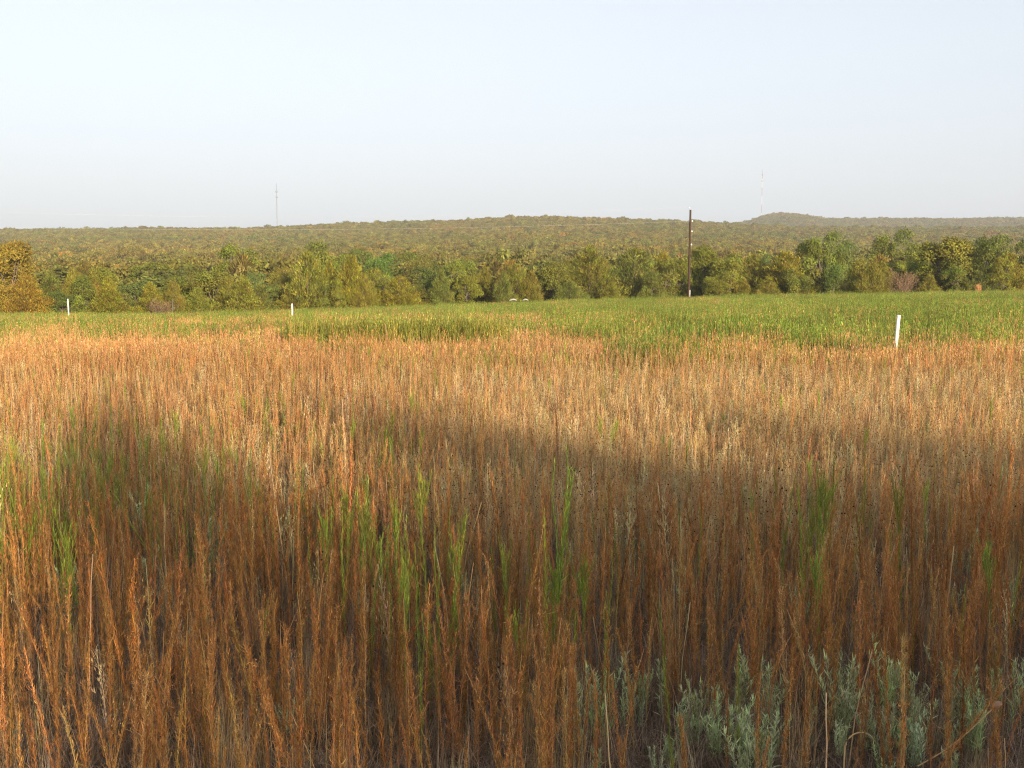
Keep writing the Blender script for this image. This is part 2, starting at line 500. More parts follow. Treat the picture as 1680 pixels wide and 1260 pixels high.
# ------------------------------------------------------------------ trees (nominal: 6 m tall, about 5 m wide)
def juniper(seed, N=13000, H=6.0, rad=2.2, fat=0.8, leaf=0.26):
    r = np.random.default_rng(seed); T, G = Geo(), Geo()
    tt = np.linspace(0, 1, 7)
    tube(T, np.stack([r.normal(0, 0.05, 7), r.normal(0, 0.05, 7), tt * H * 0.92], -1), np.linspace(0.16, 0.02, 7), 6, (0.16, 0.11, 0.08))
    nb = 190; hb = r.uniform(0.04, 0.985, nb) ** 0.95; ab = r.uniform(0, 6.283, nb)
    lob = 1 + 0.25 * np.sin(ab * 3 + seed) * np.sin(hb * 9 + seed * 2) + r.normal(0, 0.14, nb)
    env = rad * np.clip(1.0 - hb, 0.015, 1) ** fat * (0.72 + 0.55 * sstep(0, 0.2, hb)) * lob
    b1 = np.stack([np.cos(ab) * env, np.sin(ab) * env, hb * H], -1)
    b0 = np.stack([0 * hb, 0 * hb, np.maximum(hb * H - env * r.uniform(0.4, 0.9, nb) - 0.15, 0.05)], -1)
    for k in range(0, nb, 2):
        tube(T, np.stack([b0[k], (b0[k] + b1[k]) / 2 - [0, 0, 0.08], b0[k] * 0.15 + b1[k] * 0.85]), [0.035, 0.022, 0.008], 4, (0.15, 0.105, 0.08))
    w = env + 0.3; q = r.choice(nb, N, p=w / w.sum()); f = r.beta(2.4, 1.1, N)
    sp = 0.13 + 0.16 * env[q] * (1.1 - f)
    p = b0[q] * (1 - f)[:, None] + b1[q] * f[:, None] + r.normal(0, 1, (N, 3)) * sp[:, None] * [1, 1, 0.9]
    p[:, 2] = np.maximum(p[:, 2], 0.05)
    d = unit(b1 - b0)[q] * 0.9 + np.array([0, 0, 0.75]) + r.normal(0, 0.42, (N, 3))
    s = r.normal(0, 1, (N, 3))
    cb = jitter((0.154, 0.162, 0.031), nb, 0.28, r, 0.07)
    strips(G, p, d, s, leaf * r.uniform(0.5, 1.3, N), leaf * 0.26 * r.uniform(0.6, 1.3, N), 2, r.normal(0, 0.5, N), cb[q] * np.exp(r.normal(0, 0.22, (N, 1))), 0.3)
    return T, G


def broadleaf(seed, N=14000, H=6.0, rad=2.5, leaf=0.16, lobes=22, low=0.16, col=(0.132, 0.158, 0.033)):
    r = np.random.default_rng(seed); T, G = Geo(), Geo()
    k = np.linspace(0, 1, 5); fork = H * r.uniform(0.22, 0.32)
    tube(T, np.stack([r.normal(0, 0.05, 5), r.normal(0, 0.05, 5), k * fork], -1), np.linspace(0.19, 0.13, 5), 6, (0.14, 0.11, 0.085))
    a = r.uniform(0, 6.283, lobes); hz = r.uniform(low, 0.86, lobes)
    er = rad * np.sqrt(np.clip(1 - ((hz - 0.48) / 0.56) ** 2, 0.05, 1)) * r.uniform(0.3, 0.82, lobes)
    c = np.stack([np.cos(a) * er, np.sin(a) * er, hz * H], -1); rl = r.uniform(0.55, 1.1, lobes) * rad * 0.42
    for j in range(lobes):
        m = (c[j] + [0, 0, fork]) * 0.5 + r.normal(0, 0.12, 3); m[2] = max(m[2], fork * 0.8)
        tube(T, np.stack([[0, 0, fork * 0.95], m, c[j]]), [0.085, 0.05, 0.02], 4, (0.14, 0.11, 0.085))
    w = rl ** 2; q = r.choice(lobes, N, p=w / w.sum())
    u = unit(r.normal(0, 1, (N, 3))); u[:, 2] = np.where(u[:, 2] < -0.5, -u[:, 2], u[:, 2])
    bump = 1 + 0.22 * np.sin(u[:, 0] * 7 + q) * np.sin(u[:, 1] * 6 + q * 2) * np.sin(u[:, 2] * 6 + q)
    p = c[q] + u * (rl[q] * bump * r.beta(5, 1.3, N) * 1.08)[:, None] * [1, 1, 0.85]
    keep = (p[:, 2] > 0.08) & (vnoise(p[:, 0] * 2.1 + p[:, 2] * 1.3, p[:, 1] * 2.1 - p[:, 2] * 1.7, seed) > 0.2)
    p, q, u = p[keep], q[keep], u[keep]; n = len(p)
    d = r.normal(0, 1, (n, 3)) + [0, 0, 0.2]
    s = np.cross(u * 0.9 + r.normal(0, 0.42, (n, 3)), d)
    cl = jitter(col, lobes, 0.22, r, 0.04)
    strips(G, p, d, s, leaf * r.uniform(0.6, 1.3, n), leaf * 0.72 * r.uniform(0.7, 1.2, n), 2, r.normal(0, 0.6, n), cl[q] * np.exp(r.normal(0, 0.2, (n, 1))), 0.5)
    return T, G


def twiggy(seed, H=3.0, rad=1.7, n=2600):
    """Dead brushy shrub: mostly fine bare twigs."""
    r = np.random.default_rng(seed); T, G = Geo(), Geo()
    nb = 60; a = r.uniform(0, 6.283, nb); up = r.uniform(0.6, 3, nb); L = H * r.uniform(0.6, 1.05, nb)
    d = unit(np.stack([np.cos(a), np.sin(a), up], -1)) * [rad / H * 2.0, rad / H * 2.0, 1]
    for k in range(nb): tube(T, np.stack([[0, 0, 0], d[k] * L[k] * 0.5, d[k] * L[k] + [0, 0, -0.1]]), [0.04, 0.02, 0.006], 4, (0.2, 0.14, 0.1))
    q = r.integers(0, nb, n); f = r.beta(2.5, 1.1, n)
    p = d[q] * (L[q] * f)[:, None] + r.normal(0, 0.14, (n, 3)); p[:, 2] = np.abs(p[:, 2])
    strips(G, p, d[q] + r.normal(0, 0.5, (n, 3)), r.normal(0, 1, (n, 3)), r.uniform(0.12, 0.35, n), 0.045, 2, r.normal(0, 0.6, n), jitter((0.19, 0.15, 0.09), n, 0.3, r, 0.05), 0.3)
    return T, G


def joined(sg, mat, name):
    g = Geo()
    for q in (sg if isinstance(sg, tuple) else (sg,)): g.join(q)
    return g.mesh(name, mat)


JUN = [juniper(100 + k, rad=w, fat=f) for k, (w, f) in enumerate(((2.0, 0.85), (2.4, 0.7), (1.8, 1.0), (2.2, 0.8), (2.6, 0.6)))]
BRO = [broadleaf(200 + k, rad=w, low=l) for k, (w, l) in enumerate(((2.5, 0.1), (2.8, 0.14), (2.3, 0.08), (2.6, 0.2), (2.9, 0.12), (2.4, 0.1)))]
TWI = [twiggy(300), twiggy(301, rad=2.0)]
TREES = {}
for nm, lst in (('juniper', JUN), ('broadleaf', BRO), ('shrub', TWI)):
    TREES[nm] = [(T.mesh(nm + '_trunk', M_BARK), G.mesh(nm + '_crown', M_TREE)) for T, G in lst]
WID = {'juniper': 4.6, 'broadleaf': 5.6, 'shrub': 3.6}; HEI = {'juniper': 6.0, 'broadleaf': 6.0, 'shrub': 3.0}

OLIVE = (1.0, 1.0, 1.0); YEL = (1.35, 1.18, 0.9); DARK = (0.88, 0.80, 0.62); GRN = (1.2, 1.10, 0.7); RUS = (1.75, 1.05, 0.75); BRN = (1.25, 1.02, 0.85); GOLD = (1.42, 1.2, 0.75)
TONE = {OLIVE: 'olive green', YEL: 'yellowish green', DARK: 'dark green', GRN: 'fresh green', RUS: 'rusty orange', BRN: 'brownish olive', GOLD: 'golden olive'}
# column in the photo, distance, row of the top, width in photo px, kind, tone
FRONT = [(18, 126, 396, 92, 'broadleaf', RUS), (46, 122, 452, 66, 'juniper', RUS), (86, 132, 447, 74, 'juniper', OLIVE), (122, 128, 441, 62, 'juniper', YEL),
         (150, 131, 463, 44, 'broadleaf', RUS), (180, 124, 455, 76, 'juniper', GOLD), (226, 132, 463, 58, 'broadleaf', OLIVE), (266, 124, 488, 34, 'shrub', BRN),
         (300, 134, 454, 78, 'broadleaf', YEL), (350, 132, 444, 92, 'broadleaf', BRN), (402, 126, 453, 66, 'juniper', YEL), (440, 136, 466, 50, 'broadleaf', OLIVE),
         (468, 138, 448, 56, 'juniper', DARK), (506, 134, 414, 68, 'juniper', YEL), (542, 138, 430, 64, 'juniper', GOLD), (578, 134, 421, 74, 'juniper', GOLD),
         (616, 140, 440, 60, 'juniper', YEL), (656, 134, 453, 62, 'juniper', GOLD), (704, 142, 440, 76, 'broadleaf', OLIVE), (744, 142, 428, 66, 'broadleaf', YEL),
         (796, 146, 438, 58, 'juniper', BRN), (846, 142, 434, 62, 'juniper', YEL), (906, 146, 432, 80, 'broadleaf', YEL), (966, 148, 403, 90, 'juniper', BRN),
         (1040, 150, 408, 92, 'juniper', OLIVE), (1088, 148, 424, 62, 'broadleaf', BRN), (1110, 156, 428, 52, 'broadleaf', GRN), (1152, 158, 404, 66, 'broadleaf', GRN),
         (1196, 152, 420, 66, 'broadleaf', GOLD), (1236, 154, 418, 62, 'juniper', YEL), (1286, 150, 413, 86, 'juniper', GOLD), (1318, 164, 398, 56, 'broadleaf', DARK),
         (1346, 158, 386, 66, 'broadleaf', YEL), (1378, 162, 400, 54, 'broadleaf', OLIVE), (1408, 152, 426, 66, 'juniper', YEL), (1444, 150, 430, 58, 'juniper', YEL),
         (1478, 147, 441, 48, 'shrub', BRN), (1506, 162, 402, 60, 'broadleaf', YEL), (1545, 152, 392, 100, 'broadleaf', GOLD), (1592, 164, 394, 56, 'broadleaf', DARK),
         (1626, 158, 391, 66, 'broadleaf', YEL), (1652, 150, 416, 62, 'juniper', GOLD), (1676, 160, 388, 60, 'broadleaf', OLIVE),
         (-40, 130, 430, 90, 'juniper', YEL), (-110, 134, 440, 90, 'broadleaf', OLIVE), (1730, 156, 400, 80, 'juniper', OLIVE), (1800, 158, 395, 90, 'broadleaf', YEL)]
r6 = np.random.default_rng(5)
for px in (60, 104, 140, 204, 246, 283, 325, 376, 425, 487, 524, 560, 597, 636, 680, 724, 770, 822, 875, 935, 1003, 1064, 1174, 1216, 1260, 1306, 1362, 1426, 1522, 1570, 1610, 1640):
    base_ = float(np.interp(px, *EDGE)) - 8; px += float(r6.uniform(-4, 4))
    FRONT.append((px, float(np.interp(px, [0, 600, 1128, 1680], [123, 133, 145, 147]) + r6.uniform(-1, 2)), base_ - float(r6.uniform(24, 52)), float(r6.uniform(34, 52)),
                  'juniper' if r6.uniform() < 0.65 else 'broadleaf', (YEL, OLIVE, GOLD, BRN)[int(r6.integers(0, 4))]))
MARKS = [(113, 'the leftmost white post'), (479, 'the middle white post'), (1128, 'the utility pole'), (1602, 'the small orange bush')]
ORD = ['first', 'second', 'third', 'fourth', 'fifth', 'sixth', 'seventh', 'eighth', 'ninth', 'tenth', 'eleventh', 'twelfth', 'thirteenth', 'fourteenth', 'fifteenth', 'sixteenth', 'seventeenth', 'eighteenth', 'nineteenth', 'twentieth'] + ['next'] * 60
KINDN = {'juniper': 'juniper_tree', 'broadleaf': 'broadleaf_tree', 'shrub': 'dead_shrub'}


def tree(kind, x, y, top_z, width, tint, label, cat, group, name=None, base=None, r=rng):
    gz = float(ground(x, y)) - 0.05 if base is None else base
    h = max(top_z - gz, 0.8); k = int(r.integers(0, len(TREES[kind]))); tm, cm = TREES[kind][k]
    w = width / WID[kind]
    t = thing(name or KINDN[kind], (x, y, gz), label, cat, group, (0, 0, r.uniform(0, 6.28)), (w, w * r.uniform(0.85, 1.1), h / HEI[kind]))
    link('trunk', tm, t, (1, 1, 1)); link('crown' if kind != 'shrub' else 'twigs', cm, t, tint)
    return t


def nearest_mark(px): return min(MARKS, key=lambda m: abs(m[0] - px))


for i, (px, d, top, w, kind, tone) in enumerate(FRONT):
    p = at(px, d, top)
    mk = nearest_mark(px); same = sorted([q[0] for q in FRONT if q[4] == kind and nearest_mark(q[0]) == mk and (q[0] < mk[0]) == (px < mk[0])], key=lambda v: abs(v - mk[0]))
    n = same.index(px); side = 'left' if px < mk[0] else 'right'
    nm = {'juniper': 'juniper', 'broadleaf': 'leafy tree', 'shrub': 'bare brown shrub'}[kind]
    if kind == 'shrub':
        lab = 'bare brown twiggy shrub in the front row, %s of %s' % (side, mk[1])
    else:
        lab = '%s %s in the front row, %s %s %s of %s' % (TONE[tone], nm, ORD[n], nm.split()[-1], side, mk[1])
    jit = np.exp(rng.normal(0, 0.03, 3))
    tree(kind, p[0], p[1], p[2], w * d / F * 1.12, np.array(tone) * jit, lab, 'shrub' if kind == 'shrub' else 'tree', 'trees along the far edge of the field')

# second row that shows above the front one
BACK = [(392, 190, 400, 80, GRN, 'fresh green round tree behind the front row, below the left radio mast'),
        (430, 200, 410, 70, YEL, 'yellowish tree behind the front row, left of the middle white post'),
        (545, 190, 399, 85, GRN, 'fresh green spreading tree behind the golden junipers right of the middle post'),
        (596, 205, 408, 70, OLIVE, 'olive tree behind the golden junipers, second right of the middle post'),
        (660, 200, 418, 70, GRN, 'green tree showing above the golden junipers in the middle of the row'),
        (1460, 225, 382, 66, GRN, 'green round tree standing alone behind the bare shrub, above the row'),
        (760, 200, 425, 70, YEL, 'yellowish tree showing above two leafy trees in the middle of the row'),
        (250, 190, 432, 80, GRN, 'fresh green tree behind the front row, midway between two white posts')]
for px, d, top, w, tone, lab in BACK:
    p = at(px, d, top); tree('broadleaf', p[0], p[1], p[2], w * d / F * 1.15, tone, lab, 'tree', 'trees showing behind the front row')
# the nearest trees of the wood behind, each on its own
taken = [(at(q[0], q[1])[0], q[1]) for q in FRONT] + [(at(q[0], q[1])[0], q[1]) for q in BACK]
n_wood = 0; guard = 0; r2 = np.random.default_rng(31)
while n_wood < 235 and guard < 20000:
    guard += 1
    d = 140 + 175 * r2.uniform(0, 1) ** 0.8; px = r2.uniform(-160, 1840)
    edge = np.interp(px, [0, 600, 1128, 1680], [138, 148, 164, 170])
    if d < edge: continue
    x, y = at(px, d)[:2]
    if any((x - a) ** 2 + (y - b) ** 2 < 4.6 ** 2 for a, b in taken): continue
    taken.append((x, y)); n_wood += 1
    kind = 'juniper' if r2.uniform() < 0.22 else 'broadleaf'
    toplim = CAMH - (np.interp(px, [0, 300, 480, 620, 900, 1128, 1300, 1400, 1680], [440, 440, 415, 425, 425, 415, 400, 408, 400]) - HZ) / F * d
    h = r2.uniform(5.5, 8.5); gz = float(ground(x, y)); tz = min(gz + h, toplim + r2.normal(0, 0.5))
    tone = np.array([OLIVE, YEL, BRN, GRN, DARK, GOLD][r2.choice(6, p=[.34, .18, .2, .12, .1, .06])]) * np.exp(r2.normal(0, 0.08, 3))
    tree(kind, x, y, tz, r2.uniform(4.8, 7.0), tone, 'juniper in the wood behind the front row of trees' if kind == 'juniper' else 'rounded leafy tree in the wood behind the front row of trees', 'tree',
         'junipers in the wood' if kind == 'juniper' else 'leafy trees in the wood', r=r2)

# far-off oak woods on the slope: nobody could count them
far_lo = [joined(broadleaf(400 + k, N=1700, leaf=0.5, rad=w * 1.15, lobes=16), M_TREE, 'oak_kind') for k, w in enumerate((2.6, 3.0, 2.8, 3.3, 2.5))]
far_ju = [joined(juniper(420 + k, N=1500, leaf=0.6), M_TREE, 'juniper_kind') for k in range(2)]
P_, S_, T_, I_ = [], [], [], []
for y0, y1, sp in ((180, 330, 5.2), (330, 800, 5.8), (800, 1480, 6.6), (1480, 2680, 9.0)):
    ys = np.arange(y0, y1, sp)
    for y in ys:
        half = y * 0.60 if y1 < 2000 else y * 0.58
        xs = np.arange(-half, half, sp)
        P_.append(np.stack([xs + rng.normal(0, sp * 0.3, len(xs)), y + rng.normal(0, sp * 0.3, len(xs)), 0 * xs], -1))
P_ = np.concatenate(P_)
tk = np.array(taken); near = P_[:, 1] < 330
dm = np.full(len(P_), 99.0); dm[near] = np.sqrt(((P_[near][:, None, :2] - tk[None]) ** 2).sum(-1)).min(1)
P_ = P_[(dm > 5.0) & (rng.uniform(0, 1, len(P_)) < 0.93)]
P_[:, 2] = ground(P_[:, 0], P_[:, 1]) - 0.3
n = len(P_); pxs = CX + F * P_[:, 0] / P_[:, 1]
hh = (rng.uniform(4.6, 8.0, n) + 2.2 * (rng.uniform(0, 1, n) < 0.07)) * np.where(P_[:, 1] > 1480, 1.15, 1); ww = rng.uniform(1.05, 1.75, n) * np.where(P_[:, 1] > 1480, 1.35, np.where(P_[:, 1] > 800, 1.1, 1))
isj = rng.uniform(0, 1, n) < 0.10
I_ = np.where(isj, 5 + rng.integers(0, 2, n), rng.integers(0, 5, n))
S_ = np.stack([ww, ww, hh / 6.0], -1)
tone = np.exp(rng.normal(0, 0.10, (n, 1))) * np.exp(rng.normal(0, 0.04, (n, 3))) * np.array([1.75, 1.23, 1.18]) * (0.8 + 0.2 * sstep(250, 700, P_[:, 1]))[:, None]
big = fbm(P_[:, 0] / 60, P_[:, 1] / 60, 5)[:, None]
tone = tone * (1 + (big - 0.5) * np.array([[0.5, 0.1, 0.0]]))
rus = rng.uniform(0, 1, n) < 0.012; tone[rus] *= np.array([1.6, 1.0, 0.9])
tone[isj] *= 0.6
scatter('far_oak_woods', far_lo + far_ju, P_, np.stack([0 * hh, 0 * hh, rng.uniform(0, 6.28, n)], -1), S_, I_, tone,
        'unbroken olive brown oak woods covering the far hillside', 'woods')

# ------------------------------------------------------------------ trees behind the camera that throw the shade over the near weeds
r8 = np.random.default_rng(12)
row = [(-16, 14, 11, 15), (-12, 14, 10, 14.5), (-8.2, 13.6, 8, 15), (-4.9, 12.6, 6.4, 14.5)]
for u_ in np.arange(1.95, 11.5, 1.2):
    row.append((u_, float(np.interp(u_, [1.2, 2.4, 4.7, 6.2, 7.7, 10], [13.0, 12.6, 11.8, 10.3, 9.1, 8.7])), 4.6 if u_ < 3 else 7.0, float(r8.uniform(14.5, 15.2))))
row += [(13, 8.8, 9, 14.5), (16, 8.8, 9, 15), (20, 9.6, 10, 15.5), (25, 10, 11, 15)]
for u_, tip_y, w, h in row:
    px_x = (u_ - math.sin(SUN_AZ) * tip_y) / math.cos(SUN_AZ)      # the row is spaced across the sun's direction, with one gap
    back = (h - 0.8) / math.tan(SUN_EL)
    x = px_x + math.sin(SUN_AZ) * back; y = tip_y - math.cos(SUN_AZ) * back
    tree('broadleaf', x, y, h, w * 1.15, OLIVE, 'leafy tree standing behind the photographer whose shadow falls on the weeds', 'tree', 'trees behind the photographer', r=r8)

# ------------------------------------------------------------------ the field
W_DRY = [dry_weed(1, 1.15), dry_weed(2, 1.25, 430), dry_weed(3, 1.05, 360, curl=1.8), dry_weed(4, 1.2, 440, 0.065), dry_weed(5, 0.95, 340),
         dry_weed(6, 1.3, 300, 0.05, bare=0.2), dry_weed(7, 1.1, 400, 0.055, bend=0.14), dry_weed(8, 1.0, 260, 0.05, bend=0.2, bare=0.12)]
W_GRN = [green_weed(11), green_weed(12, 1.2, 220), green_weed(13, 1.0, branchy=True), green_weed(14, 1.15, 170, leaf=0.06)]
W_TAN = [tan_weed(21), tan_weed(22, 0.95), tan_weed(23, 0.75), tan_weed(24, 0.9)]
W_SAG = [sage_plant(31), sage_plant(32, 0.7), sage_plant(33, 0.5), sage_plant(34, 0.62)]
W_BAR = [bare_stalk(41), bare_stalk(42, 1.2, 0.12), bare_stalk(43, 0.8, 0.04)]
W_THA = [thatch(51), thatch(52, 0.5), thatch(53, 0.3, 150)]
W_GRA = [grass_clump(61), grass_clump(62, 0.75), grass_clump(63, 0.5, 70, (0.40, 0.27, 0.13))]
SETS = [('dry', W_DRY, M_DRY), ('grn', W_GRN, M_GREEN), ('tan', W_TAN, M_DRY), ('sag', W_SAG, M_GREEN), ('bar', W_BAR, M_DRY), ('tha', W_THA, M_DRY), ('gra', W_GRA, M_DRY)]


def wedge(d0, d1, dens, r, margin=170):
    """Random ground points between two distances inside (and a little outside) the view."""
    half = (840 + margin) / F
    A = half * (d1 ** 2 - d0 ** 2); n = int(A * dens)
    y = np.sqrt(r.uniform(d0 ** 2, d1 ** 2, n)); x = r.uniform(-half, half, n) * y
    return x, y


r3 = np.random.default_rng(77)
x, y = wedge(4.5, 10, 92.0, r3)
for d0, d1, dn in ((10, 18, 125.0), (18, 34, 80.0)):
    xa, ya = wedge(d0, d1, dn, r3); x = np.concatenate([x, xa]); y = np.concatenate([y, ya])
px = CX + F * x / y
nA = fbm(x / 1.3, y / 2.2, 21); nB = fbm(x / 0.7, y / 1.0, 22); nC = fbm(x / 4, y / 4, 23)
right = sstep(560, 900, px + (nC - 0.5) * 300)
tanz = sstep(8.3, 12.0, y + (nC - 0.5) * 5) * (0.35 + 0.65 * right) * (1 - 0.35 * sstep(20, 28, y))
leftg = (1 - sstep(330, 560, px)) * sstep(7.5, 9, y) * (1 - sstep(13, 17, y))
lowr = sstep(880, 1080, px) * (1 - sstep(5.6, 6.3, y))
wt = {'dry': 1.0 - 0.75 * tanz - 0.35 * leftg - 0.55 * lowr,
      'grn': 0.02 + 0.55 * sstep(0.58, 0.72, nB) * (y > 7) * (1 - 0.75 * tanz) + leftg * 0.42 * sstep(0.38, 0.62, nA) + 0.5 * sstep(22, 30, y) * right * sstep(0.35, 0.6, nC),
      'tan': 0.03 + 1.9 * tanz, 'sag': 0.012 + 0.10 * leftg * sstep(0.5, 0.65, nB) + 0.02 * (nA > 0.6),
      'bar': 0.025 + 0 * y, 'tha': 0.30 + 0.25 * lowr - 0.15 * tanz, 'gra': 0.12 + 0.2 * tanz + 0.1 * (nB > 0.6)}
keys = [s[0] for s in SETS]; Wt = np.maximum(np.stack([np.broadcast_to(wt[k], y.shape) for k in keys], -1), 0)
cum = np.cumsum(Wt, -1) / Wt.sum(-1, keepdims=True)
ty = (r3.uniform(0, 1, len(y))[:, None] > cum).sum(-1)
dens_keep = r3.uniform(0, 1, len(y)) < np.where(nA < 0.36, 0.6, 1.0) * (1 - 0.55 * lowr) * (0.75 + 0.25 * sstep(7, 10, y))
x, y, px, ty, nC, tanz = [a[dens_keep] for a in (x, y, px, ty, nC, tanz)]
z = ground(x, y)


def variation(n, r, amt=0.12, hue=0.05):
    return np.exp(r.normal(0, amt, (n, 1))) * np.exp(r.normal(0, hue, (n, 3)))


def tones(k, n, r):
    """Colour of whole plants: most rust brown, some bleached to straw, some weathered dark."""
    t = variation(n, r)
    if k in ('dry', 'tan', 'gra'):
        u = r.uniform(0, 1, (n, 1))
        t = t * np.where(u < (0.10 if k == 'dry' else 0.26), (1.12, 1.38, 1.65), np.where(u < (0.25 if k == 'dry' else 0.4), (0.62, 0.58, 0.55), (1.0, 1.0, 1.0)))
    return t


IND = {'dry': (290, 'dry_weed', 'dry rust brown weed stalk with curled dead leaves in the near field', 'weed', 'dry brown weeds in the near field'),
       'grn': (70, 'green_weed', 'slender green weed stalk among the dry brown ones', 'weed', 'green weeds in the near field'),
       'sag': (60, 'sage_plant', 'grey green leafy sage plant at the foot of the brown weeds', 'plant', 'sage plants in the near field'),
       'bar': (20, 'bare_stalk', 'pale broken stalk without leaves sticking up from the weeds', 'weed', 'bare pale stalks in the near field')}
PARTS = {}
for kname, lst, mat in SETS:
    if kname in IND: PARTS[kname] = [(S.mesh('stem', mat), L.mesh('leaves', mat)) for S, L in lst]


def weed(kname, v, loc, rot, sc, tint, label=None, name=None):
    cnt, nm, lab, cat, grp = IND[kname]
    t = thing(name or nm, loc, label or lab, cat, grp, rot, (sc, sc, sc))
    link('stem', PARTS[kname][v][0], t, tint); link('leaves', PARTS[kname][v][1], t, tint)
    return t


# plants the photograph shows in particular places
def clump(kname, px0, d0, n, sp, h, r, tint=(1, 1, 1)):
    for _ in range(n):
        q = at(px0 + r.normal(0, sp), d0 + r.normal(0, 0.45 if kname == 'grn' else 0.25)); v = int(r.integers(0, len(PARTS[kname])))
        weed(kname, v, (q[0], q[1], float(ground(q[0], q[1]))), (r.normal(0, 0.05), r.normal(0, 0.05), r.uniform(0, 6.28)), h * (0.9 if kname == 'grn' else 0.62) * r.uniform(0.75, 1.12), np.array(tint) * variation(1, r)[0])


for a in ((600, 7.2, 11, 45, 1.1), (640, 6.6, 5, 20, 1.0), (735, 6.8, 7, 35, 1.15), (905, 7.2, 5, 12, 1.35), (890, 6.4, 8, 55, 0.95), (700, 6.2, 6, 25, 0.85), (540, 7.6, 4, 30, 1.0),
          (40, 9.2, 9, 30, 1.25), (60, 8.2, 5, 40, 1.05), (20, 7.4, 5, 20, 0.9), (150, 10.5, 5, 40, 1.0), (1270, 8.0, 7, 35, 1.1), (1350, 8.2, 7, 30, 1.15), (1460, 8.0, 4, 60, 1.05), (480, 9.0, 5, 40, 1.1), (1110, 5.6, 3, 10, 0.75), (1640, 7.0, 4, 25, 1.0)):
    clump('grn', *a, r3)
for a in ((1080, 5.7, 6, 60, 1.1), (1170, 5.9, 6, 40, 1.15), (1250, 5.9, 5, 25, 1.4), (1440, 5.8, 9, 40, 1.45), (1560, 5.9, 6, 45, 1.25), (1640, 5.8, 5, 30, 1.2),
          (985, 6.0, 2, 8, 1.4), (1380, 5.2, 3, 60, 0.85), (1010, 5.2, 3, 40, 0.85), (870, 5.3, 2, 30, 0.8), (1120, 5.7, 6, 70, 0.8), (1300, 5.9, 7, 80, 0.85), (1480, 5.9, 7, 70, 0.9), (1600, 5.9, 6, 50, 0.9), (1040, 5.9, 4, 50, 0.9)):
    clump('sag', *a, r3)

used = {k: 0 for k in IND}
order = np.argsort(y); single = np.zeros(len(y), bool)
inview = (px > -30) & (px < 1710)
for i in order:
    k = keys[ty[i]]
    if k in IND and inview[i] and used[k] < IND[k][0]:
        used[k] += 1; single[i] = True; lean_i = 3.6 if r3.uniform() < 0.06 else 1.0
        weed(k, int(r3.integers(0, len(PARTS[k]))), (x[i], y[i], z[i]), (r3.normal(0, 0.05) * lean_i, r3.normal(0, 0.05) * lean_i, r3.uniform(0, 6.28)),
             r3.uniform(0.5, 0.9), tones(k, 1, r3)[0])
STUFF = {'dry': ('dry_weeds', 'dense stand of dry rust brown weeds', 'weeds'), 'grn': ('green_weeds', 'green weed stalks scattered through the dry field', 'weeds'),
         'tan': ('tan_weeds', 'fine tan dried weeds with dark seed heads', 'weeds'), 'sag': ('sage_ground_cover', 'grey green forbs low among the weeds', 'plants'),
         'bar': ('pale_stalks', 'pale bare stalks scattered through the field', 'weeds'), 'tha': ('thatch', 'grey matted dead thatch between the weeds', 'thatch'),
         'gra': ('dry_grass', 'straw coloured grass tufts between the weeds', 'grass')}
for j, (kname, lst, mat) in enumerate(SETS):
    m = (ty == j) & ~single; n = int(m.sum())
    pr = [joined(q, mat, kname) for q in lst]
    sc = np.clip(r3.normal(0.66, 0.13, n), 0.36, 1.05) * (1 - 0.24 * sstep(8, 13, y[m])) * np.where(r3.uniform(0, 1, n) < 0.05, 1.4, 1.0)
    tint = tones(kname, n, r3)
    lean = np.where(r3.uniform(0, 1, n) < 0.06, 4.0, 1.0)                 # some stalks blown over
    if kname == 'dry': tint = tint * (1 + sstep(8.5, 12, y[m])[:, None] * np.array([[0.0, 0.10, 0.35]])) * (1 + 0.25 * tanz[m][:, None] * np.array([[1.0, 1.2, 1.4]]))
    nm, lab, cat = STUFF[kname]
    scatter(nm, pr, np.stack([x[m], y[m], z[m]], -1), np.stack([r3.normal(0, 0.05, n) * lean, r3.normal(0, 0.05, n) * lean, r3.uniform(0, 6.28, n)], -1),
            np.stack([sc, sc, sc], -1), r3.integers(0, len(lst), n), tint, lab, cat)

# extra low litter on the nearest soil
xl, yl = wedge(4.2, 11, 36, r3); n = len(xl); sc = r3.uniform(0.45, 0.9, n)
scatter('ground_litter', [joined(q, M_DRY, 'litter') for q in W_THA], np.stack([xl, yl, ground(xl, yl)], -1), np.stack([0 * xl, 0 * xl, r3.uniform(0, 6.28, n)], -1),
        np.stack([sc * 1.2, sc * 1.2, sc * 0.7], -1), r3.integers(0, 3, n), variation(n, r3, 0.3) * np.array([0.95, 0.86, 0.78]), 'grey dead leaves and twigs lying on the soil', 'litter')

# far field in patches
TAN_ = (0.56, 0.34, 0.14); RED_ = (0.46, 0.235, 0.08); G1 = (0.148, 0.208, 0.028); G2 = (0.225, 0.235, 0.042); YO = (0.33, 0.30, 0.06)
KP = [patch(500, 44, 0.58, TAN_, RED_, 0.4, 0.08, 0.013), patch(501, 44, 0.64, RED_, TAN_, 0.35, 0.08, 0.013), patch(502, 40, 0.55, TAN_, STRAW, 0.4, 0.08, 0.013),          # 0-2 dry
      patch(510, 40, 0.70, G1, G2, 0.35, 0.12, 0.02, 20, up=1.2), patch(511, 40, 0.78, G1, G2, 0.6, 0.12, 0.02, 20, up=1.2), patch(512, 36, 0.62, G2, G1, 0.4, 0.12, 0.02, 20, up=1.2),  # 3-5 green
      patch(520, 40, 0.95, YO, G2, 0.3, 0.13, 0.018, 18, rad=0.6),                                                                # 6 yellow-olive shrubs
      patch(530, 6, 0.95, STRAW, RED_, 0.3, 0.07, 0.012, 10)]                                                                     # 7 tall lone straws
